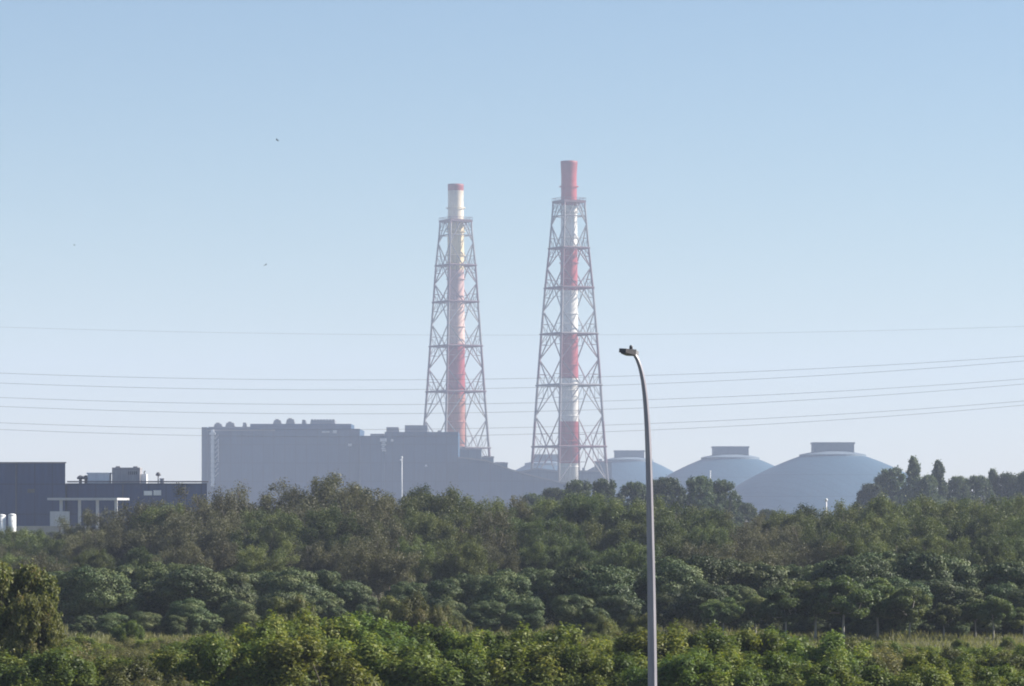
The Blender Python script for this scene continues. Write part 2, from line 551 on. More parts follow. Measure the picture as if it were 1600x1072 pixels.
DA = 1890.0
ann = thing('boiler_house', 'stepped blue grey boiler house adjoining the turbine hall below the left chimney', 'power station', (0, DA, 0))
block(ann, 'wall', M['hall'], 601, 716, 675, DA, 50)
block(ann, 'link_bay', M['hall'], 562.6, 600.6, 681, DA, 44)
roof_box(ann, 'roof_upstand', M['hall_roof'], 578, 600, 677.5, 681, DA, 4, 20)
roof_box(ann, 'roof_plant', M['hall_roof'], 603, 622, 667, 675, DA, 6, 12)
roof_box(ann, 'roof_plant', M['hall_roof'], 632, 667.5, 664, 675, DA, 6, 20)
roof_box(ann, 'roof_vent', M['hall_roof'], 683, 689, 672, 675, DA, 6, 4, 0.1)
m_ = MB()
for i in range(6):
    m_.box(X(596 + (i % 2), DA), X(601 + (i % 3), DA), -1.5, -0.03, Z(690 + i * 3, DA), Z(688 + i * 3, DA))
m_.box(X(594, DA), X(604, DA), -2.0, -0.05, Z(690, DA), Z(685, DA))
m_.build('stair_landing', M['pale_steel'], ann)
for px, t, bt in ((611, 686, 690), (664, 726, 729), (625, 717, 720)):
    w_ = MB(); w_.box(X(px, DA), X(px + 3.5, DA), -0.5, -0.02, Z(bt, DA), Z(t, DA)); w_.build('wall_light', M['pale_steel'], ann)


def small_block(name, label, px0, px1, topy, d, depth, extras, m='plant_block', cat='building'):
    r = thing(name, label, cat, (0, d, 0))
    block(r, 'wall', M[m], px0, px1, topy, d, depth)
    b = MB(); b.box(X(px0, d) - 0.3, X(px1, d) + 0.3, -0.3, depth + 0.3, Z(topy, d) + 0.01, Z(topy, d) + 0.7); b.build('roof', M['hall_roof'], r)
    for e in extras:
        roof_box(r, 'roof_unit', M['hall_roof'], *e, d, 3, 5)
    return r


small_block('ash_silo_house', 'small flat roofed block stepping down right of the boiler house', 717, 752, 703, 1960, 30, [(721, 727, 698, 701), (740, 750, 700.5, 701)])
small_block('pump_house', 'low plant block between the two chimneys, lower than its stepped neighbour', 751, 771, 715, 1975, 24, [(756, 762, 712, 713)])
small_block('transfer_house', 'lowest small plant block at the foot of the gap between chimneys', 769, 793, 724.5, 1990, 24, [(774, 789, 722, 722.8)])
# sloping conveyor roofs in front of the chimney feet
def shed(name, label, pts, d, depth, m='plant_block'):
    r = thing(name, label, 'building', (0, d, 0))
    b = MB()
    n_ = len(pts)
    top = [(X(px, d), Z(py, d)) for px, py in pts]
    v = [(x, 0, z) for x, z in top] + [(x, depth, z) for x, z in top] + [(x, 0, 0) for x, z in top] + [(x, depth, 0) for x, z in top]
    f = []
    for i in range(n_ - 1):
        f += [(i, n_ + i, n_ + i + 1, i + 1), (2 * n_ + i, i, i + 1, 2 * n_ + i + 1), (n_ + i, 3 * n_ + i, 3 * n_ + i + 1, n_ + i + 1)]
    f += [(0, 2 * n_, 3 * n_, n_), (n_ - 1, 2 * n_ - 1, 4 * n_ - 1, 3 * n_ - 1)]
    b.add(v, f)
    b.build('shed_body', M[m], r)
    b = MB()
    for i in range(n_ - 1):
        (x0, z0), (x1, z1) = top[i], top[i + 1]
        b.add([(x0, -0.8, z0 + 0.05), (x1, -0.8, z1 + 0.05), (x1, -0.8, z1 + 0.9), (x0, -0.8, z0 + 0.9), (x0, depth + .5, z0 + 0.05), (x1, depth + .5, z1 + 0.05), (x1, depth + .5, z1 + 0.9), (x0, depth + .5, z0 + 0.9)],
              [(0, 1, 2, 3), (7, 6, 5, 4), (3, 2, 6, 7), (1, 0, 4, 5), (0, 3, 7, 4), (2, 1, 5, 6)])
    b.build('roof', M['hall_roof'], r)
    return r


shed('coal_shed', 'long low coal shed with sloping roof in front of the boiler house', [(716, 716), (760, 721), (800, 736), (845, 748), (885, 757)], 1870, 40, 'hall')
shed('conveyor_gallery', 'pale blue conveyor gallery sloping down toward the taller chimney foot', [(800, 742), (838, 733), (872, 738)], 1930, 12, 'plant_block')
small_block('switch_house', 'small pale plant building right of the taller chimney foot', 905, 936, 737, 1960, 20, [(910, 914, 731, 735.5), (921, 930, 733, 735.5)])
small_block('filter_house', 'pale boxy plant building under the right legs of the taller chimney', 930, 956, 722, 2150, 20, [(936, 941, 717, 720.5), (944, 950, 719, 720.5)])


def light_mast(label, px, topy, d, r=0.35):
    t = thing('light_mast', label, 'mast', (X(px, d), d, 0))
    h = Z(topy, d)
    m = MB(); m.tube([(0, 0, 0), (0, 0, h * 0.5), (0, 0, h)], [r, r * 0.8, r * 0.6], 8); m.build('mast_pole', M['white_paint'], t, True)
    m = MB(); m.lathe([(r * 0.5, h), (r * 1.3, h + r), (r * 1.3, h + r * 2), (r * 0.6, h + r * 3)], 12); m.build('lamp_ring', M['white_paint'], t)


light_mast('slim white mast standing in front of the boiler house wall', 628, 716, 1800)
light_mast('slim white mast rising from trees before the valley between the domes', 1291, 784, 420, 0.14)
light_mast('thin pale mast standing in front of the second dome', 1110, 738, 1700, 0.3)


def coal_dome(label, cx, hat0, hat1, haty, basey_hat, slope_px, d):
    r = thing('coal_dome', label, 'dome', (X(cx, d), d, 0), 'row of coal storage domes')
    k = d / F
    hw = (hat1 - hat0) / 2 * k
    zt, zs = Z(haty, d), Z(basey_hat, d)
    R0 = slope_px * k
    prof = []
    for i in range(25):
        t = i / 24
        rr = R0 * (1 - t) + hw * 0.9 * t
        u = (rr - hw * 0.9) / (R0 - hw * 0.9)
        z = zs * (1 - 0.50 * u - 0.50 * u ** 1.9)
        prof.append((rr, max(z, 0)))
    m = MB(); m.lathe(prof, 72); m.build('shell', M['dome'], r, False)
    m = MB(); m.lathe([(hw * 1.66, zs - hw * 0.52), (hw * 1.66, zs - hw * 0.14), (hw * 0.92, zs + 0.1)], 40, cap=False); m.build('collar', M['dome_cap'], r)
    m = MB(); m.box(-hw, hw, -hw * 0.7, hw * 0.7, zs - 2, zt); cap_ = m.build('roof_house', M['dome_cap'], r)
    m = MB(); m.box(-hw * 1.04, hw * 1.04, -hw * 0.74, hw * 0.74, zt + 0.02, zt + 0.9); m.build('eaves', M['dome_cap'], cap_)


coal_dome('nearest and largest blue grey coal dome with a flat roof house, furthest right', 1301, 1270, 1333, 694, 706, 225, 1900)
coal_dome('second coal dome left of the largest one, with a flat roof house', 1141, 1113, 1168, 700, 711, 190, 2080)
coal_dome('coal dome partly hidden by the street lamp, right of the taller chimney', 983, 960, 1006, 706, 715, 160, 2300)
coal_dome('faintest coal dome, seen through the legs of the taller chimney', 853, 833, 873, 712, 721, 135, 2500)


# ------------------------------------------------------------------ factory on the left
DF = 620.0
fac = thing('factory_building', 'navy clad factory with a tall block and a long lower wing', 'factory', (0, DF, 0))
b_ = MB()          # its east wall runs back at a slight angle
xa, xb, za_ = X(-140, DF), X(102, DF), Z(724, DF)
b_.add([(xa, 0, 0), (xb, 0, 0), (xb - 5.4, 40, 0), (xa, 40, 0), (xa, 0, za_), (xb, 0, za_), (xb - 5.4, 40, za_), (xa, 40, za_)],
       [(3, 2, 1, 0), (4, 5, 6, 7), (0, 1, 5, 4), (1, 2, 6, 5), (2, 3, 7, 6), (3, 0, 4, 7)])
b_.build('tall_block', M['navy'], fac)
b_ = MB()
xa, xb, za_ = X(102.3, DF), X(322, DF), Z(755, DF)
b_.add([(xa, 2, 0), (xb, 2, 0), (xb - 3.6, 38, 0), (xa - 5.5, 38, 0), (xa, 2, za_), (xb, 2, za_), (xb - 3.6, 38, za_), (xa - 5.5, 38, za_)],
       [(3, 2, 1, 0), (4, 5, 6, 7), (0, 1, 5, 4), (1, 2, 6, 5), (2, 3, 7, 6), (3, 0, 4, 7)])
b_.build('low_wing', M['navy'], fac)
b_ = MB(); b_.box(X(-140, DF) - .1, X(102, DF) + .15, -0.15, 0.5, Z(724, DF) + .01, Z(722, DF)); b_.build('parapet', M['navy_trim'], fac)
b_ = MB(); b_.box(X(103, DF), X(322, DF) + .3, 1.6, 2.2, Z(755, DF) + .15, Z(751.5, DF)); b_.build('parapet', M['navy_trim'], fac)
for px0, px1, y0, y1 in ((223, 236, 767, 774), (238, 250, 766, 774)):
    b_ = MB(); b_.box(X(px0, DF), X(px1, DF), 1.9, 1.99, Z(y1, DF), Z(y0, DF)); b_.build('wall_panel', M['white_paint'], fac)
b_ = MB(); b_.box(X(43, DF), X(54, DF), -0.06, -0.01, Z(770, DF), Z(764, DF)); b_.build('louvre', M['dark_metal'], fac)
for px in (25, 190, 288):
    b_ = MB(); b_.tube([(X(px, DF), -0.1 if px < 100 else 1.85, 1), (X(px, DF), -0.1 if px < 100 else 1.85, Z(726 if px < 100 else 757, DF))], 0.09, 6); b_.build('downpipe', M['navy_trim'], fac)

u = thing('rooftop_tank', 'white rooftop tank housing on the navy low wing, beside the grey plant room', 'roof unit', (X(147, DF), DF + 8, Z(755, DF)))
zt = Z(738, DF) - Z(755, DF)
b_ = MB(); b_.box(-2.0, 2.0, -1.5, 1.5, 0.01, zt - 0.25); b_.build('housing', M['white_paint'], u)
b_ = MB(); b_.box(-2.15, 2.15, -1.65, 1.65, zt - 0.24, zt); b_.build('lid', M['white_paint'], u)
u = thing('plant_room', 'pale grey rooftop plant room on the factory wing', 'roof unit', (X(191, DF), DF + 8, Z(755, DF)))
zt = Z(730, DF) - Z(755, DF)
b_ = MB(); b_.box(-2.55, 2.55, -2, 2, 0.01, zt); b_.build('wall', M['grey_box'], u)
b_ = MB()
for i in range(5):
    b_.box(0.4 + i * 0.36, 0.62 + i * 0.36, -2.08, -2.01, zt - 1.3, zt - 0.7)
b_.build('louvre', M['dark_metal'], u)
b_ = MB(); b_.box(-2.0, -1.2, -1, 0, zt + .01, zt + 0.25); b_.box(1.2, 2.0, -1, 0, zt + .01, zt + 0.22); b_.build('roof_hatch', M['grey_box'], u)
u = thing('cabinet', 'narrow white rooftop cabinet against the right side of the grey plant room', 'roof unit', (X(218, DF), DF + 8, Z(755, DF)))
b_ = MB(); b_.box(-0.5, 0.5, -1, 1, 0.01, 1.7); b_.build('housing', M['white_paint'], u)
b_ = MB(); b_.tube([(0, 0, 1.7), (0, 0, 2.1), (0.2, 0, 2.3)], 0.12, 6); b_.build('exhaust_pipe', M['dark_metal'], u)
u = thing('extractor_fan', 'dark twin cowl extractor fan at the foot of the tall navy block', 'roof unit', (X(122, DF), DF + 7, Z(755, DF)))
for dx in (-0.45, 0.55):
    b_ = MB(); b_.lathe([(0.28, 0.01), (0.28, 0.75), (0.62, 0.8), (0.66, 1.05), (0.42, 1.35), (0.1, 1.5)], 14, dx, 0); b_.build('cowl', M['dark_metal'], u, True)
u = thing('vent_stack', 'thin dark headed vent stack on the roof of the low navy wing', 'vent', (X(241, DF), DF + 7, Z(755, DF)))
b_ = MB(); b_.tube([(0, 0, 0.01), (0, 0, 1.4)], 0.12, 8); b_.build('pipe', M['grey_box'], u)
b_ = MB(); b_.lathe([(0.2, 1.35), (0.5, 1.45), (0.42, 1.8), (0.15, 2.05)], 12); b_.build('vent_cap', M['dark_metal'], u, True)
u = thing('roof_vent', 'small low roof vent right of the thin vent stack', 'vent', (X(247, DF), DF + 7, Z(755, DF)))
b_ = MB(); b_.box(-0.35, 0.35, -0.4, 0.4, 0.01, 0.8); b_.build('vent_box', M['grey_box'], u)
b_ = MB(); b_.box(-0.45, 0.45, -0.5, 0.5, 0.81, 0.92); b_.build('vent_cap', M['grey_box'], u)

DC = 596.0
cn = thing('loading_canopy', 'white flat loading canopy on columns against the navy factory', 'canopy', (0, DC, 0))
b_ = MB(); b_.box(X(75, DC), X(184, DC), -1, 18, Z(781.5, DC), Z(778, DC)); b_.build('canopy_roof', M['canopy_paint'], cn)
for px in (95, 124, 152, 181):
    b_ = MB(); b_.box(X(px, DC) - .24, X(px, DC) + .24, 0, .5, 0, Z(781.5, DC) - .01); b_.build('column', M['canopy_paint'], cn)
bo = MB(); bo.box(X(79, DC), X(109, DC), -.8, -0.1, 0, Z(799, DC)); bo.build('parapet_wall', M['canopy_paint'], cn)
DW = 575.0
pw = thing('perimeter_wall', 'low pale concrete perimeter wall in front of the navy factory', 'wall', (0, DW, 0))
b_ = MB(); b_.box(X(-150, DW), X(140, DW), 0, .3, 0, Z(823, DW)); b_.build('wall', M['concrete'], pw)
b_ = MB(); b_.box(X(-150, DW), X(140, DW), -.08, .38, Z(823, DW) + .01, Z(822, DW)); b_.build('coping', M['concrete'], pw)
DT = 560.0
for px, hw_, ty, lb in ((3, 6, 804, 'white upright tank at the left edge, cut by the frame'), (19, 6, 803, 'whole white upright tank beside the low perimeter wall')):
    t = thing('storage_tank', lb, 'tank', (X(px, DT), DT, 0), 'white upright tanks')
    r_ = hw_ * DT / F
    h_ = Z(ty, DT)
    b_ = MB(); b_.lathe([(r_, 0), (r_, h_ - .3)], 24); b_.build('tank_shell', M['white_paint'], t, True)
    b_ = MB(); b_.lathe([(r_ * 1.02, h_ - .29), (r_ * .98, h_ - .12), (r_ * .6, h_), (0.05, h_ + .06)], 24); b_.build('tank_lid', M['white_paint'], t, True)
    for i in range(1, 5):
        b_ = MB()
        z_ = h_ * i / 5
        b_.lathe([(r_ + .005, z_ - .05), (r_ + .04, z_ - .03), (r_ + .04, z_ + .03), (r_ + .005, z_ + .05)], 24, cap=False)
        b_.build('hoop', M['white_paint'], t)


# ------------------------------------------------------------------ power lines
def cable(label, y0, y1, y2, d=700.0, r=0.031):
    co = np.polyfit([0, 700, 1600], [y0, y1, y2], 2)
    xs = np.linspace(-700, 2300, 80)
    m = MB()
    m.tube([P(x, float(np.polyval(co, x)), d) for x in xs], r, 5)
    tag(m.build('power_cable', M['cable'], None, True), label, 'cable', 'power cables strung across the sky')


cable('faint lone topmost power cable, high above the three pairs', 511, 523.5, 510, 760, 0.02)
cable('upper cable of the highest pair, passing below the lamp head', 583, 593, 556.5)
cable('lower cable of the highest pair of power cables', 598.5, 608, 564)
cable('upper cable of the middle pair of power cables', 621, 631.5, 592)
cable('lower cable of the middle pair of power cables', 635, 645.5, 600)
cable('upper cable of the lowest pair, just above the hall roof', 660.6, 670, 626.5)
cable('lowest power cable of all, passing behind the hall roof line', 671, 681, 633)


# ------------------------------------------------------------------ street lamp
DP = 69.0
lamp = thing('street_lamp', 'tall grey street lamp with a curved pole in front of the trees', 'street lamp', (X(1021, DP), DP, 0))
kp = DP / F
ctr = [(1021, 1333, 17), (1020.3, 1200, 15.8), (1019.5, 1072, 14.6), (1018.3, 950, 13.2), (1016.6, 850, 11.8), (1015, 770, 10.8), (1013.4, 710, 10.0), (1011.2, 660, 9.0),
       (1008.6, 625, 8.2), (1005.2, 597, 7.3), (1001, 577, 6.6), (996.3, 563, 6.0), (991.5, 554.5, 5.5), (987, 549.5, 5.2)]
m_ = MB()
bx = X(1021, DP)
pts, rr_ = [], []
for i, (px, py, wd) in enumerate(ctr):
    pts.append((X(px, DP) - bx, 0, Z(py, DP)))
    rr_.append(wd * kp / 2)
# resample smoothly
pp = np.array(pts); tt = np.arange(len(pp)); ts = np.linspace(0, len(pp) - 1, 60)
def catmull(a, t):
    i = int(min(math.floor(t), len(a) - 2)); u_ = t - i
    p0, p1, p2, p3 = a[max(i - 1, 0)], a[i], a[i + 1], a[min(i + 2, len(a) - 1)]
    return 0.5 * ((2 * p1) + (p2 - p0) * u_ + (2 * p0 - 5 * p1 + 4 * p2 - p3) * u_ ** 2 + (3 * p1 - p0 - 3 * p2 + p3) * u_ ** 3)
m_.tube([catmull(pp, t) for t in ts], [float(np.interp(t, tt, rr_)) * 1.06 for t in ts], 8, True, R(22.5))   # rolled octagonal shaft
m_.build('pole', M['steel'], lamp)
m_ = MB(); m_.lathe([(0.24, 0), (0.24, 0.03), (0.15, 0.035), (0.13, 0.25)], 20); m_.build('base_plate', M['steel'], lamp)
hd = link('lamp_head', None, lamp, (X(986, DP) - bx, 0, Z(549.5, DP)))
hd.rotation_euler = (R(4), R(5), R(52))     # the head points toward the camera's left
def wedge(m, x0, x1, hy0, hy1, z0a, z1a, z0b, z1b):
    v = [(x0, -hy0, z0a), (x0, hy0, z0a), (x0, hy0, z1a), (x0, -hy0, z1a), (x1, -hy1, z0b), (x1, hy1, z0b), (x1, hy1, z1b), (x1, -hy1, z1b)]
    m.add(v, [(0, 1, 2, 3), (7, 6, 5, 4), (0, 4, 5, 1), (1, 5, 6, 2), (2, 6, 7, 3), (3, 7, 4, 0)])
m_ = MB(); wedge(m_, -0.29, 0.02, 0.085, 0.115, -0.05, 0.03, -0.07, 0.05); hd_m = m_.build('housing', M['dark_housing'], lamp)
hd_m.location, hd_m.rotation_euler = hd.location, hd.rotation_euler
m_ = MB(); wedge(m_, 0.022, 0.17, 0.10, 0.07, -0.05, 0.045, -0.055, 0.02); o_ = m_.build('gear_box', M['sunlit_housing'], lamp); o_.location, o_.rotation_euler = hd.location, hd.rotation_euler
m_ = MB(); wedge(m_, -0.25, -0.03, 0.06, 0.085, -0.075, -0.06, -0.092, -0.075); o_ = m_.build('lens', M['lens'], lamp); o_.location, o_.rotation_euler = hd.location, hd.rotation_euler
m_ = MB(); m_.lathe([(0.035, 0.045), (0.035, 0.10), (0.02, 0.13)], 12, 0.0, 0.0); o_ = m_.build('photocell', M['dark_housing'], lamp); o_.location = hd.location
bpy.data.objects.remove(hd)


# ------------------------------------------------------------------ birds
def bird(label, px, py, d, heading, bank, span=0.62):
    m = MB()
    m.tube([(0, -0.17, 0), (0, -0.13, .005), (0, -0.04, 0), (0, 0.08, 0), (0, 0.15, .02), (0, 0.20, .02), (0, 0.235, .012)], [.012, .03, .05, .045, .026, .022, .004], 8)
    for s in (-1, 1):
        h = span / 2
        v = []
        for t, y0, y1, z in ((0.0, -.05, .08, .01), (.45, -.03, .10, .07), (.8, -.06, .05, .06), (1.0, -.1, -.07, .03)):
            v += [(s * h * t, y0, z), (s * h * t, y1, z), (s * h * t, y1, z + .012), (s * h * t, y0, z + .012)]
        f = []
        for i in range(3):
            a = i * 4
            for q in range(4):
                f.append((a + q, a + (q + 1) % 4, a + 4 + (q + 1) % 4, a + 4 + q))
        f += [(0, 3, 2, 1), (12, 13, 14, 15)]
        m.add(v, f)
    m.add([(-.03, -.15, 0), (.03, -.15, 0), (.06, -.27, 0), (-.06, -.27, 0), (-.03, -.15, .012), (.03, -.15, .012), (.06, -.27, .012), (-.06, -.27, .012)],
          [(0, 3, 2, 1), (4, 5, 6, 7), (0, 1, 5, 4), (1, 2, 6, 5), (2, 3, 7, 6), (3, 0, 4, 7)])
    o = m.build('bird', M['feather'], None, True, P(px, py, d))
    o.rotation_euler = (R(8), R(bank), R(heading))
    o.scale = (0.75, 0.75, 0.75)
    tag(o, label, 'bird', 'birds in flight')


bird('highest small dark bird flying in the open sky', 433, 219, 330, 70, 35)
bird('small dark bird flying lower, left of the left chimney', 415, 414, 330, -40, -25)
bird('tiniest faint bird flying far out near the left edge', 116, 383, 520, 100, 20)


# ------------------------------------------------------------------ plants
def rand_dirs(rng, n):
    v = rng.normal(size=(n, 3))
    return v / np.linalg.norm(v, axis=1, keepdims=True)


def leaf_mesh(name, P_, Nn, L, W, tint, m, rng, jitter=0.7):
    n = len(P_)
    nn = Nn + rng.normal(size=(n, 3)) * jitter
    nn /= np.linalg.norm(nn, axis=1, keepdims=True)
    t = np.cross(nn, rng.normal(size=(n, 3)))
    t /= np.linalg.norm(t, axis=1, keepdims=True)
    b = np.cross(nn, t)
    s = (0.65 + 0.7 * rng.random((n, 1)))
    l, w2 = t * (L * 0.5) * s, b * (W * 0.5) * s
    bend = nn * (L * 0.12) * s
    q = np.stack([P_ - l - bend, P_ - w2 - l * 0.1, P_ + l - bend, P_ + w2 - l * 0.1], 1).reshape(-1, 3)
    me = bpy.data.meshes.new(name)
    me.vertices.add(4 * n)
    me.vertices.foreach_set('co', q.astype(np.float32).ravel())
    me.loops.add(4 * n)
    me.loops.foreach_set('vertex_index', np.arange(4 * n, dtype=np.int32))
    me.polygons.add(n)
    me.polygons.foreach_set('loop_start', np.arange(0, 4 * n, 4, dtype=np.int32))
    me.update(calc_edges=True)
    a = me.attributes.new('tint', 'FLOAT', 'FACE')
    a.data.foreach_set('value', np.clip(tint, 0, 1).astype(np.float32))
    me.materials.append(m)
    return me


def lobes_points(rng, lobes, n, shell=0.35, rough=0.22, cut=0.72, zmin=0.15):
    """points on the lumpy skins of many lobes, none deep inside another lobe; normals point out of the lobe"""
    C = np.array([l[0] for l in lobes]); Rr = np.array([l[1] for l in lobes])
    area = (Rr[:, 0] * Rr[:, 1] + Rr[:, 0] * Rr[:, 2] + Rr[:, 1] * Rr[:, 2])
    pk = rng.choice(len(lobes), size=int(n * 1.9), p=area / area.sum())
    d = rand_dirs(rng, len(pk))
    ph = rng.random((len(lobes), 6)) * 6.28
    bump = np.sin(d[:, 0] * 5 + ph[pk, 0]) * np.sin(d[:, 1] * 5 + ph[pk, 1]) * np.sin(d[:, 2] * 5 + ph[pk, 2]) + 0.6 * np.sin(d[:, 0] * 11 + ph[pk, 3]) * np.sin(d[:, 1] * 11 + ph[pk, 4]) * np.sin(d[:, 2] * 11 + ph[pk, 5])
    r = (1 - shell * rng.random(len(pk)) ** 1.6) * (1 + rough * bump)
    p = C[pk] + d * Rr[pk] * r[:, None]
    keep = p[:, 2] > zmin
    for c, rad in zip(C, Rr):
        q = (((p - c) / rad) ** 2).sum(1)
        keep &= q > cut ** 2 * 0.55
    p, d, pk = p[keep][:n], d[keep][:n], pk[keep][:n]
    lobe_t = rng.random(len(lobes))
    tint = 0.5 * rng.random(len(p)) + 0.5 * lobe_t[pk]
    nrm = d / Rr[pk]
    nrm /= np.linalg.norm(nrm, axis=1, keepdims=True)
    return p, nrm, tint


def trunk_mesh(name, rng, h, r, tips, m, twigs=0, lean=0.3, multi=1, fork=0.45):
    b = MB()
    for s in range(multi):
        a = rng.random() * 6.28
        off = 0.0 if multi == 1 else 0.25 * r * 6
        top = np.array([math.cos(a) * lean * (0.3 if multi == 1 else 1), math.sin(a) * lean * (0.3 if multi == 1 else 1), h * fork])
        base = np.array([math.cos(a) * off, math.sin(a) * off, -0.1])
        mid = (base + top) / 2 + rng.normal(size=3) * [0.06, 0.06, 0]
        b.tube([base, mid, top], [r, r * 0.8, r * 0.65], 7)
        for t in tips[s::multi]:
            t = np.array(t)
            k = (top * 0.45 + t * 0.55) + rng.normal(size=3) * 0.12
            k[2] = max(k[2], top[2])
            b.tube([top, k, t], [r * 0.5, r * 0.3, r * 0.08], 5)
            for _ in range(twigs):
                e = t + rand_dirs(rng, 1)[0] * [0.8, 0.8, 0.9] * (0.35 + 0.5 * rng.random())
                b.tube([k * 0.3 + t * 0.7, t * 0.5 + e * 0.5 + rng.normal(size=3) * .04, e], [r * 0.12, r * 0.08, r * 0.03], 3, False)
    return b.mesh(name, m, True)


PROTO = {}


def mangrove(seed):
    """one to three broad domes of close leafy bumps, undercut and leafy to the ground; about 4 m tall"""
    rng = np.random.default_rng(seed)
    lobes, tips = [], []
    nd = 2 + seed % 2
    for j in range(nd):
        r = rng.uniform(1.15, 1.6) if j == 0 else rng.uniform(0.75, 1.2)
        a = rng.random() * 6.28
        off = 0.3 if j == 0 else 1.35
        c = np.array([math.cos(a) * off, math.sin(a) * off * 0.8, rng.uniform(2.2, 2.5) if j == 0 else rng.uniform(1.3, 2.0)])
        tips.append(c)
        lobes.append((c, np.array([r, r, r * 0.92])))
        for _ in range(34):
            d = rand_dirs(rng, 1)[0]
            d[2] = d[2] * 0.8 + 0.25
            d /= np.linalg.norm(d)
            q = r * (0.16 + 0.32 * rng.random() ** 1.6)
            lobes.append((c + d * r * 0.93 * [1, 1, 0.92], np.array([q * 1.1, q * 1.1, q * 0.85])))
        lobes.append((c * [1, 1, 0.4], np.array([r * 0.78, r * 0.78, c[2] * 0.7])))
    p, nrm, tint = lobes_points(rng, lobes, 46000, 0.32, 0.2, 0.78)
    p[:, 2] *= 4.0 / np.percentile(p[:, 2], 99.8)
    cr = leaf_mesh('crown', p, nrm, 0.115, 0.065, tint, M['mangrove'], rng, 0.40)
    tr = trunk_mesh('trunk', rng, 3.2, 0.10, tips, M['bark'], 2, 0.4, 3)
    return cr, tr, 4.0


def scrub(seed, m, dense=1.0, twigs=2):
    """feathery scrub tree about 8 m tall with an uneven outline of small sprays"""
    rng = np.random.default_rng(seed)
    lobes, tips = [], []
    for i in range(26):
        a = rng.random() * 6.28
        rr = rng.random() ** 0.6 * 3.4
        zc = 2.2 + 5.0 * rng.random() ** 0.8 * (1 - (rr / 4.6) ** 2)
        c = np.array([math.cos(a) * rr, math.sin(a) * rr, zc])
        tips.append(c + [0, 0, 0.5])
        for _ in range(5):
            s = rng.uniform(0.30, 0.75)
            cc = c + rng.normal(size=3) * [0.75, 0.75, 0.6]
            lobes.append((cc, np.array([s, s, s * rng.uniform(0.7, 1.3)])))
    for i in range(10):
        a = rng.random() * 6.28
        rr = rng.random() * 2.6
        s = rng.uniform(0.8, 1.3)
        lobes.append((np.array([math.cos(a) * rr, math.sin(a) * rr, rng.uniform(1.0, 4.2)]), np.array([s, s, s])))
    p, nrm, tint = lobes_points(rng, lobes, int(58000 * dense), 0.8, 0.3, 0.3)
    p = p + rng.normal(size=p.shape) * 0.14
    h = np.percentile(p[:, 2], 99.7)
    p[:, 2] *= 8.0 / h
    tips = [np.array([t[0], t[1], t[2] * 8.0 / h]) for t in tips]
    cr = leaf_mesh('crown', p, nrm, 0.17, 0.08, tint, m, rng, 0.75)
    tr = trunk_mesh('trunk', rng, 8.0, 0.13, tips, M['bark'], twigs, 0.9, 4, 0.3)
    return cr, tr, 8.0


def roadside(seed):
    """small planted tree: clean pale trunk, spreading layered crown, about 3.9 m tall"""
    rng = np.random.default_rng(seed)
    lobes, tips = [], []
    for i in range(50):
        a = rng.random() * 6.28
        rr = rng.random() ** 0.55 * 1.65
        c = np.array([math.cos(a) * rr, math.sin(a) * rr * 0.9, 1.45 + (2.0 - 0.42 * rr ** 1.5) * rng.random() ** 0.8])
        s = rng.uniform(0.26, 0.5)
        lobes.append((c, np.array([s * 1.2, s * 1.2, s * 0.75])))
        if i % 3 == 0:
            tips.append(c)
    p, nrm, tint = lobes_points(rng, lobes, 30000, 0.5, 0.22, 0.5)
    p[:, 2] *= 3.9 / np.percentile(p[:, 2], 99.8)
    cr = leaf_mesh('crown', p, nrm, 0.15, 0.08, tint, M['roadside'], rng, 0.7)
    tr = trunk_mesh('trunk', rng, 3.9, 0.085, tips, M['pale_bark'], 1, 0.10, 1, 0.44)
    return cr, tr, 3.9


def shrub(seed, m, big=1.0, n=48000, boxy=False):
    """leafy foreground shrub about 3 m tall: upright sprays of fairly large leaves"""
    rng = np.random.default_rng(seed)
    lobes, tips = [], []
    for i in range(46):
        a = rng.random() * 6.28
        rr = rng.random() ** 0.6 * 1.75
        zc = 0.5 + 2.1 * rng.random() ** 0.7 * (1 - (rr / 2.3) ** 2)
        s = rng.uniform(0.20, 0.42)
        if boxy:
            zc = 0.3 + 2.2 * rng.random() ** 0.8 * (1.0 - 0.12 * (rr / 1.75) ** 4)
        c = np.array([math.cos(a) * rr, math.sin(a) * rr, zc])
        lobes.append((c, np.array([s, s, s * rng.uniform(0.9, 1.7)])))
        if i % 3 == 0:
            tips.append(c)
    for i in range(6):
        a = rng.random() * 6.28
        rr = rng.random() * 1.1
        lobes.append((np.array([math.cos(a) * rr, math.sin(a) * rr, rng.uniform(0.4, 1.3)]), np.array([0.75, 0.75, 0.8])))
    p, nrm, tint = lobes_points(rng, lobes, n, 0.6, 0.3, 0.45, 0.05)
    p = p + rng.normal(size=p.shape) * 0.05
    p[:, 2] *= 3.0 / np.percentile(p[:, 2], 99.7)
    nrm = nrm + np.array([0, 0, 0.4])
    cr = leaf_mesh('crown', p, nrm, 0.115 * big, 0.06 * big, tint, m, rng, 0.5)
    tr = trunk_mesh('stem', rng, 3.0, 0.05, tips, M['bark'], 2, 0.5, 4, 0.3)
    return cr, tr, 3.0


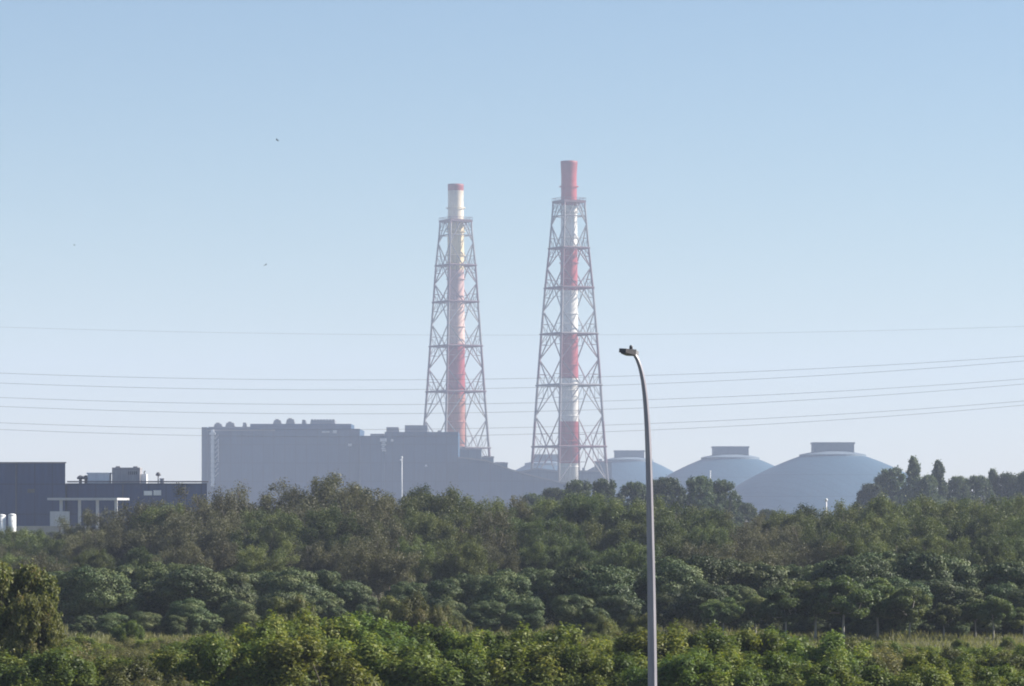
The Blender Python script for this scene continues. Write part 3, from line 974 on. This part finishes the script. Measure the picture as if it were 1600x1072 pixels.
def podbush(seed):
    """tall rounded bush about 5 m high, hung with browning pod clusters"""
    rng = np.random.default_rng(seed)
    lobes, tips = [], []
    for i in range(120):
        a = rng.random() * 6.28
        zc = 0.4 + 4.1 * rng.random() ** 0.85
        rmax = 1.75 * math.sqrt(max(0.05, 1 - (max(0.0, zc - 2.6) / 2.5) ** 2.6))
        rr = rmax * rng.random() ** 0.45
        s = rng.uniform(0.20, 0.46)
        c = np.array([math.cos(a) * rr, math.sin(a) * rr, zc])
        lobes.append((c, np.array([s, s, s * rng.uniform(0.9, 1.3)])))
        if i % 6 == 0:
            tips.append(c)
    lobes.append((np.array([0, 0, 2.2]), np.array([1.1, 1.1, 1.9])))
    p, nrm, tint = lobes_points(rng, lobes, 70000, 0.55, 0.3, 0.5, 0.05)
    p = p + rng.normal(size=p.shape) * 0.05
    p[:, 2] *= 5.0 / np.percentile(p[:, 2], 99.7)
    cr = leaf_mesh('crown', p, nrm, 0.15, 0.085, tint, M['brown'], rng, 0.7)
    tr = trunk_mesh('stem', rng, 5.0, 0.07, tips, M['bark'], 2, 0.5, 4, 0.3)
    return cr, tr, 5.0


def fartree(seed, tall=False):
    """far tree, coarse clumps, about 10 m tall"""
    rng = np.random.default_rng(seed)
    lobes, tips = [], []
    for i in range(170 if not tall else 120):
        a = rng.random() * 6.28
        if tall:
            zc = rng.uniform(2.5, 9.6)
            rmax = 3.4 * (1 - (zc / 10.0)) ** 0.9 * (0.75 + 0.35 * math.sin(zc * 3.1)) + 0.15
        else:
            zc = 1.8 + 7.6 * rng.random() ** 0.75
            rmax = 4.0 * math.sqrt(max(0.03, 1 - ((zc - 4.0) / 5.8) ** 2))
        rr = rmax * rng.random() ** 0.5
        s = rng.uniform(0.22, 0.62) * (0.75 if tall else 1.0)
        lobes.append((np.array([math.cos(a) * rr, math.sin(a) * rr, zc]), np.array([s * 1.15, s * 1.15, s * 0.85])))
        if i % 10 == 0:
            tips.append(lobes[-1][0])
    if not tall:
        for i in range(8):
            a = rng.random() * 6.28
            lobes.append((np.array([math.cos(a) * 1.4, math.sin(a) * 1.4, rng.uniform(2.5, 6)]), np.array([1.2, 1.2, 1.2])))
    p, nrm, tint = lobes_points(rng, lobes, 11000 if tall else 26000, 0.6, 0.3, 0.4)
    p = p + rng.normal(size=p.shape) * 0.16
    p[:, 2] *= 10.0 / np.percentile(p[:, 2], 99.7)
    cr = leaf_mesh('crown', p, nrm, 0.32, 0.18, tint, M['far'], rng, 0.8)
    tr = trunk_mesh('trunk', rng, 10.0, 0.2, tips, M['bark'], 1, 0.3, 1, 0.3)
    return cr, tr, 10.0


PROTO['mangrove'] = [mangrove(11 + i) for i in range(5)]
PROTO['olive'] = [scrub(31 + i, M['scrub']) for i in range(3)]
PROTO['green'] = [scrub(41 + i, M['scrub_green'], 1.1) for i in range(2)]
PROTO['dry'] = [scrub(51 + i, M['scrub_dry'], 0.62, 6) for i in range(3)]
PROTO['roadside'] = [roadside(61 + i) for i in range(3)]
PROTO['shrub'] = [shrub(71 + i, M['shrub']) for i in range(4)]
PROTO['yellow'] = [shrub(81, M['shrub_yellow'])]
PROTO['brown'] = [shrub(91 + i, M['brown'], 0.9, 48000) for i in range(2)]
PROTO['tallbrown'] = [podbush(95 + i) for i in range(2)]
PROTO['far'] = [fartree(101 + i) for i in range(3)]
PROTO['fartall'] = [fartree(111 + i, True) for i in range(2)]
PROTO['weed'] = [shrub(121 + i, M['weed'], 0.8, 16000) for i in range(2)]

prng = random.Random(5)
LABELS = set()


def plant(kind, name, label, cat, px, topy, d, group, wide=1.0, var=None):
    crown, stem, h0 = PROTO[kind][prng.randrange(len(PROTO[kind])) if var is None else var]
    h = Z(topy, d)
    s = h / h0
    r = thing(name, label, cat, (X(px, d), d, 0), group)
    r.scale = (s * wide, s * wide, s)
    r.rotation_euler.z = prng.uniform(0, 6.283)
    link('crown', crown, r)
    link('stem' if stem.name.startswith('stem') else 'trunk', stem, r)
    return r


LAND = [(-160, 'a spot well outside the left picture edge'), (-80, 'a spot just outside the left picture edge'), (1680, 'a spot just outside the right picture edge'), (1760, 'a spot well outside the right picture edge'), (0, 'the left picture edge'), (60, 'the tall navy block'), (128, 'the white canopy'), (192, 'the grey plant room'), (256, 'the navy wing'), (322, 'the power hall corner'),
        (385, 'the hall stair tower'), (450, 'the middle of the hall'), (515, 'the hall louvres'), (575, 'the hall roof step'), (645, 'the boiler house'), (712, 'the shorter chimney'),
        (770, 'the gap between chimneys'), (830, 'the left leg of the taller chimney'), (889, 'the taller chimney'), (955, 'the right leg of the taller chimney'), (1016, 'the lamp post'),
        (1080, 'the gap beside the lamp post'), (1141, 'the second coal dome'), (1215, 'the valley between the domes'), (1265, 'the left flank of the largest dome'), (1310, 'the largest dome'), (1370, 'the right flank of the largest dome'),
        (1430, 'the tallest far tree'), (1490, 'the far trees'), (1545, 'the far right trees'), (1600, 'the right picture edge')]


def spots(px):
    x, ph = min(LAND, key=lambda q: abs(q[0] - px))
    yield 'below ' + ph
    yield ('left below ' if px < x else 'right below ') + ph
    for x, ph in sorted(LAND, key=lambda q: abs(q[0] - px))[1:3]:
        yield ('left below ' if px < x else 'right below ') + ph


ADJ = {'olive': 'olive', 'green': 'greener', 'dry': 'brown twiggy', 'mangrove': 'dark', 'far': 'hazy', 'fartall': 'hazy slender', 'shrub': 'leafy green', 'yellow': 'yellow green',
       'brown': 'browning', 'roadside': 'pale trunked', 'weed': 'dry straw'}


def row(kind_list, name, phrase, cat, items, d, group, wide=1.0, spread=0.03):
    for it in items:
        px, ty = it[0], it[1]
        kind = it[2] if len(it) > 2 else kind_list[prng.randrange(len(kind_list))]
        dd = d * (1 + prng.uniform(-spread, spread))
        for at in spots(px):
            lb = phrase.format(adj=ADJ[kind], at=at)
            if lb not in LABELS:
                break
        else:
            print('DUPLICATE LABEL', lb)
        LABELS.add(lb)
        plant(kind, name, lb, cat, px, ty, dd, group, wide * prng.uniform(0.9, 1.1))


# far hazy trees
row(['far'], 'far_tree', '{adj} far wood tree {at}', 'tree',
    [(832, 773), (866, 764), (905, 752), (945, 750), (990, 755), (1040, 748), (1092, 746), (1128, 752), (1163, 786), (1200, 797)], 560, 'far hazy trees behind the scrub', 0.85)
row(['far'], 'far_tree', '{adj} tree on the right horizon {at}', 'tree',
    [(1362, 757, 'far'), (1392, 733, 'far'), (1427, 716, 'fartall'), (1446, 744, 'far'), (1466, 722, 'fartall'), (1497, 746, 'far'), (1526, 745, 'far'), (1551, 735, 'fartall'), (1580, 741, 'far'), (1612, 738, 'far')],
    700, 'far hazy trees behind the scrub', 0.8)
row(['far'], 'bush', '{adj} low bush before the perimeter wall {at}', 'bush', [(22, 832), (52, 829), (84, 831), (116, 826)], 545, 'low bushes along the perimeter wall', 1.7, 0.01)
# scrub belt: skyline, middle and front ranks
row(['olive'], 'scrub_tree', '{adj} skyline scrub tree {at}', 'tree',
    [(-40, 828, 'dry'), (2, 827, 'olive'), (44, 829, 'olive'), (112, 812, 'dry'), (160, 798, 'dry'), (205, 786, 'dry'), (250, 790, 'olive'), (292, 778, 'dry'), (335, 765, 'dry'), (385, 757, 'dry'), (432, 768, 'dry'), (478, 752, 'dry'), (524, 745, 'dry'), (566, 760, 'dry'), (610, 768, 'olive'),
     (655, 765, 'green'), (700, 770, 'olive'), (745, 772, 'olive'), (790, 780, 'dry'), (838, 784, 'olive'), (885, 778, 'olive'), (930, 776, 'green'), (975, 778, 'olive'), (1025, 782, 'olive'), (1075, 788, 'olive'), (1125, 800, 'green'), (1172, 803, 'dry'),
     (1218, 800, 'olive'), (1262, 793, 'green'), (1308, 788, 'olive'), (1352, 786, 'olive'), (1400, 779, 'olive'), (1450, 780, 'olive'), (1500, 782, 'olive'), (1548, 779, 'olive'), (1596, 781, 'olive'), (1640, 780, 'olive')],
    318, 'scrub trees behind the mangroves', 1.0)
row(['olive'], 'scrub_tree', '{adj} scrub tree in middle rank {at}', 'tree',
    [(10, 850, 'dry'), (75, 842, 'olive'), (135, 830, 'dry'), (195, 822, 'dry'), (255, 815, 'dry'), (310, 805, 'dry'), (365, 800, 'dry'), (420, 800, 'olive'), (475, 795, 'dry'), (530, 795, 'olive'), (585, 800, 'dry'), (640, 800, 'olive'), (695, 805, 'olive'), (750, 800, 'dry'),
     (805, 812, 'olive'), (862, 812, 'green'), (920, 815, 'olive'), (978, 815, 'olive'), (1038, 812, 'green'), (1096, 822, 'olive'), (1150, 826, 'dry'), (1205, 825, 'dry'), (1262, 822, 'dry'), (1318, 812, 'olive'), (1375, 808, 'olive'), (1432, 806, 'olive'), (1490, 808, 'olive'), (1550, 806, 'green'), (1610, 810, 'olive')],
    285, 'scrub trees behind the mangroves', 1.05)
row(['olive'], 'scrub_tree', '{adj} scrub tree behind mangroves {at}', 'tree',
    [(5, 868, 'olive'), (70, 862, 'dry'), (140, 860, 'olive'), (215, 858, 'green'), (285, 850, 'dry'), (350, 846, 'dry'), (412, 850, 'olive'), (478, 848, 'dry'), (540, 842, 'dry'), (598, 838, 'dry'), (655, 842, 'olive'), (715, 846, 'olive'), (778, 850, 'dry'), (840, 850, 'green'),
     (905, 852, 'green'), (972, 850, 'green'), (1040, 846, 'green'), (1100, 850, 'dry'), (1160, 850, 'dry'), (1222, 852, 'dry'), (1285, 846, 'dry'), (1345, 840, 'olive'), (1410, 838, 'olive'), (1475, 838, 'olive'), (1540, 840, 'green'), (1605, 842, 'olive')],
    248, 'scrub trees behind the mangroves', 1.15)
# mangrove belt
row(['mangrove'], 'mangrove_tree', '{adj} domed back rank mangrove {at}', 'tree',
    [(105, 892), (150, 886), (205, 884), (258, 880), (305, 884), (358, 892), (410, 894), (460, 890), (508, 892), (548, 908), (640, 910), (690, 905), (738, 898), (790, 892), (842, 889), (890, 886), (940, 885), (990, 890), (1045, 873), (1092, 870),
     (1142, 876), (1192, 880), (1240, 884), (1288, 880), (1335, 870), (1382, 864), (1430, 864), (1478, 870), (1526, 884), (1572, 878), (1618, 882)], 204, 'mangrove trees in a dense belt', 1.3)
row(['mangrove'], 'mangrove_tree', '{adj} low front rank mangrove {at}', 'tree',
    [(300, 936), (372, 938), (440, 926), (505, 934), (575, 945), (705, 938), (765, 940), (822, 934), (900, 930), (962, 930), (1040, 925), (1095, 912), (1150, 915), (1205, 918), (1345, 915), (1400, 905), (1460, 905), (1510, 915), (1560, 912), (1610, 920)], 189, 'mangrove trees in a dense belt', 1.4)
# planted row with pale trunks
row(['roadside'], 'roadside_tree', '{adj} planted clearing tree {at}', 'tree',
    [(1130, 935), (1180, 930), (1228, 918), (1274, 906), (1318, 902), (1371, 905), (1423, 918), (1475, 944), (1524, 935), (1552, 932), (1600, 950)], 178, 'planted trees with pale trunks', 1.1, 0.008)
row(['mangrove'], 'mangrove_tree', '{adj} waist high mangrove {at}', 'tree',
    [(128, 962), (178, 958), (228, 956), (276, 962), (1205, 962), (1240, 960), (1278, 962), (1316, 964), (1352, 960), (1390, 962), (1426, 962), (1462, 965), (1500, 962), (1538, 962), (1576, 960), (1612, 962)], 184, 'mangrove trees in a dense belt', 1.7, 0.008)
# shrubs standing in the clearing
row(['brown'], 'shrub', '{adj} clearing edge shrub {at}', 'shrub',
    [(610, 935, 'brown'), (655, 932, 'brown'), (690, 950, 'brown'), (940, 965, 'brown'), (1000, 962, 'brown'), (1075, 968, 'weed'), (455, 935, 'brown'), (200, 972, 'shrub'), (1500, 1000, 'shrub'), (1575, 996, 'shrub'), (760, 985, 'weed')], 160, 'shrubs at the clearing edge', 0.9)
row(['weed'], 'shrub', '{adj} knee high clearing shrub {at}', 'shrub',
    [(90, 1000, 'weed'), (128, 996, 'shrub'), (165, 1004, 'weed'), (205, 998, 'weed'), (245, 1000, 'yellow'), (282, 996, 'weed'), (322, 994, 'shrub'), (900, 990, 'weed'), (930, 992, 'shrub'), (1390, 1013, 'weed'), (1420, 1009, 'shrub'), (1452, 1014, 'weed'), (1486, 1018, 'shrub'),
     (1518, 1013, 'yellow'), (1548, 1017, 'weed'), (1582, 1010, 'shrub'), (1606, 1012, 'weed')], 150, 'low shrubs in the clearing', 2.0, 0.04)
row(['weed'], 'shrub', '{adj} waist high clearing shrub {at}', 'shrub',
    [(108, 1012, 'shrub'), (150, 1016, 'weed'), (192, 1010, 'weed'), (232, 1008, 'weed'), (1340, 1004, 'shrub'), (1375, 1006, 'shrub'), (1412, 1008, 'weed'), (1446, 1012, 'shrub'), (1478, 1014, 'brown'), (1512, 1014, 'shrub'), (1544, 1012, 'shrub'), (1574, 1006, 'weed'), (1604, 1008, 'shrub')], 136, 'low shrubs in the clearing', 1.5, 0.03)
# big browning shrub at the left edge
plant('tallbrown', 'shrub', 'large browning shrub with rusty pods at the left edge, tallest of the shrubs', 'shrub', 14, 884, 112, None, 0.88, 0)
plant('tallbrown', 'shrub', 'browning shrub cut by the left picture edge, beside the tallest shrub', 'shrub', -30, 888, 114, None, 0.95, 1)
plant('tallbrown', 'shrub', 'browning shrub joined to the right of the tallest shrub', 'shrub', 48, 935, 109, None, 0.62, 1)
# front shrub bank
row(['shrub'], 'shrub', '{adj} upper bank shrub {at}', 'shrub',
    [(120, 1008, 'weed'), (262, 1014, 'shrub'), (318, 1000, 'shrub'), (372, 984, 'shrub'), (425, 972, 'shrub'), (480, 966, 'shrub'), (535, 966, 'shrub'), (590, 976, 'shrub'), (645, 982, 'shrub'), (700, 988, 'shrub'), (755, 992, 'yellow'), (812, 988, 'shrub'), (868, 984, 'shrub'), (948, 1002, 'shrub'),
     (1005, 992, 'yellow'), (1060, 986, 'shrub'), (1112, 986, 'shrub'), (1168, 990, 'yellow'), (1222, 990, 'shrub'), (1280, 994, 'shrub'), (1335, 1004, 'brown'), (1392, 1008, 'weed'), (1450, 1022, 'yellow'), (1510, 1024, 'shrub'), (1570, 1022, 'brown'), (1620, 1022, 'shrub')],
    118, 'shrubs of the foreground bank', 1.3, 0.02)
row(['shrub'], 'shrub', '{adj} lower bank shrub {at}', 'shrub',
    [(10, 1030, 'shrub'), (70, 1018, 'shrub'), (165, 1030, 'yellow'), (225, 1035, 'brown'), (290, 1022, 'shrub'), (350, 1010, 'shrub'), (415, 1005, 'shrub'), (480, 1000, 'yellow'), (545, 1005, 'shrub'), (610, 1008, 'shrub'), (675, 1012, 'shrub'), (740, 1016, 'shrub'), (805, 1010, 'shrub'),
     (870, 1012, 'yellow'), (945, 1028, 'shrub'), (1000, 1030, 'shrub'), (1060, 1025, 'shrub'), (1120, 1022, 'shrub'), (1180, 1026, 'shrub'), (1240, 1028, 'shrub'), (1305, 1032, 'shrub'), (1370, 1036, 'brown'), (1440, 1042, 'shrub'), (1510, 1046, 'shrub'), (1580, 1044, 'shrub')],
    106, 'shrubs of the foreground bank', 1.35, 0.02)


# the same belts carry on a little past both sides of the picture
for px_, sg in ((-70, 1), (-125, 1), (-180, 1), (1672, 1), (1725, 1), (1780, 1)):
    row(['shrub'], 'shrub', '{adj} upper bank shrub {at}', 'shrub', [(px_, 1012, 'shrub')], 118, 'shrubs of the foreground bank', 1.3, 0.02)
    row(['shrub'], 'shrub', '{adj} lower bank shrub {at}', 'shrub', [(px_, 1034, 'shrub')], 106, 'shrubs of the foreground bank', 1.35, 0.02)
    row(['mangrove'], 'mangrove_tree', '{adj} domed back rank mangrove {at}', 'tree', [(px_, 886)], 204, 'mangrove trees in a dense belt', 1.35)
for px_ in (-75, -130, 1665, 1720):
    row(['olive'], 'scrub_tree', '{adj} skyline scrub tree {at}', 'tree', [(px_, 800, 'olive')], 318, 'scrub trees behind the mangroves', 1.1)
    row(['olive'], 'scrub_tree', '{adj} scrub tree behind mangroves {at}', 'tree', [(px_, 848, 'olive')], 248, 'scrub trees behind the mangroves', 1.2)


# grass: nobody could count it
def grass():
    rng = np.random.default_rng(9)
    n = 120000
    y = rng.uniform(95, 200, n)
    x = rng.uniform(-0.165, 0.165, n) * y
    clump = 0.5 + 0.5 * np.sin(x * 0.9 + 2 * np.sin(y * 0.35)) * np.sin(y * 0.6 + 1.3 * np.sin(x * 0.5))
    h = (0.12 + 0.38 * clump * rng.random(n))
    a = rng.random(n) * 6.28
    lean = rng.normal(size=(n, 2)) * 0.35 * h[:, None]
    wv = np.stack([np.cos(a), np.sin(a), np.zeros(n)], 1) * 0.03
    b = np.stack([x, y, np.full(n, -0.05)], 1)
    t = b + np.stack([lean[:, 0], lean[:, 1], h + 0.05], 1)
    q = np.stack([b - wv, b + wv, t + wv * 0.25, t - wv * 0.25], 1).reshape(-1, 3)
    me = bpy.data.meshes.new('grass')
    me.vertices.add(4 * n); me.vertices.foreach_set('co', q.astype(np.float32).ravel())
    me.loops.add(4 * n); me.loops.foreach_set('vertex_index', np.arange(4 * n, dtype=np.int32))
    me.polygons.add(n); me.polygons.foreach_set('loop_start', np.arange(0, 4 * n, 4, dtype=np.int32))
    me.update(calc_edges=True)
    at = me.attributes.new('tint', 'FLOAT', 'FACE')
    at.data.foreach_set('value', np.clip(0.3 + 0.5 * clump * rng.random(n) + 0.2 * rng.random(n), 0, 1).astype(np.float32))
    me.materials.append(M['weed'])
    tag(link('grass', me), 'dry olive grass covering the clearing', 'grass', kind='stuff')


grass()

# ------------------------------------------------------------------ haze
hm = bpy.data.materials.new('haze_air')
hm.use_nodes = True
hn = hm.node_tree
hn.nodes.clear()
ho = hn.nodes.new('ShaderNodeOutputMaterial')
pv = hn.nodes.new('ShaderNodeVolumePrincipled')
pv.inputs['Color'].default_value = (0.675, 0.768, 0.995, 1)
pv.inputs['Density'].default_value = 0.000195
pv.inputs['Anisotropy'].default_value = 0.0
hn.links.new(pv.outputs[0], ho.inputs['Volume'])
b_ = MB()
b_.box(-2600, 2600, -400, 5600, -1.3, 240)
tag(b_.build('haze', hm), kind='stuff')
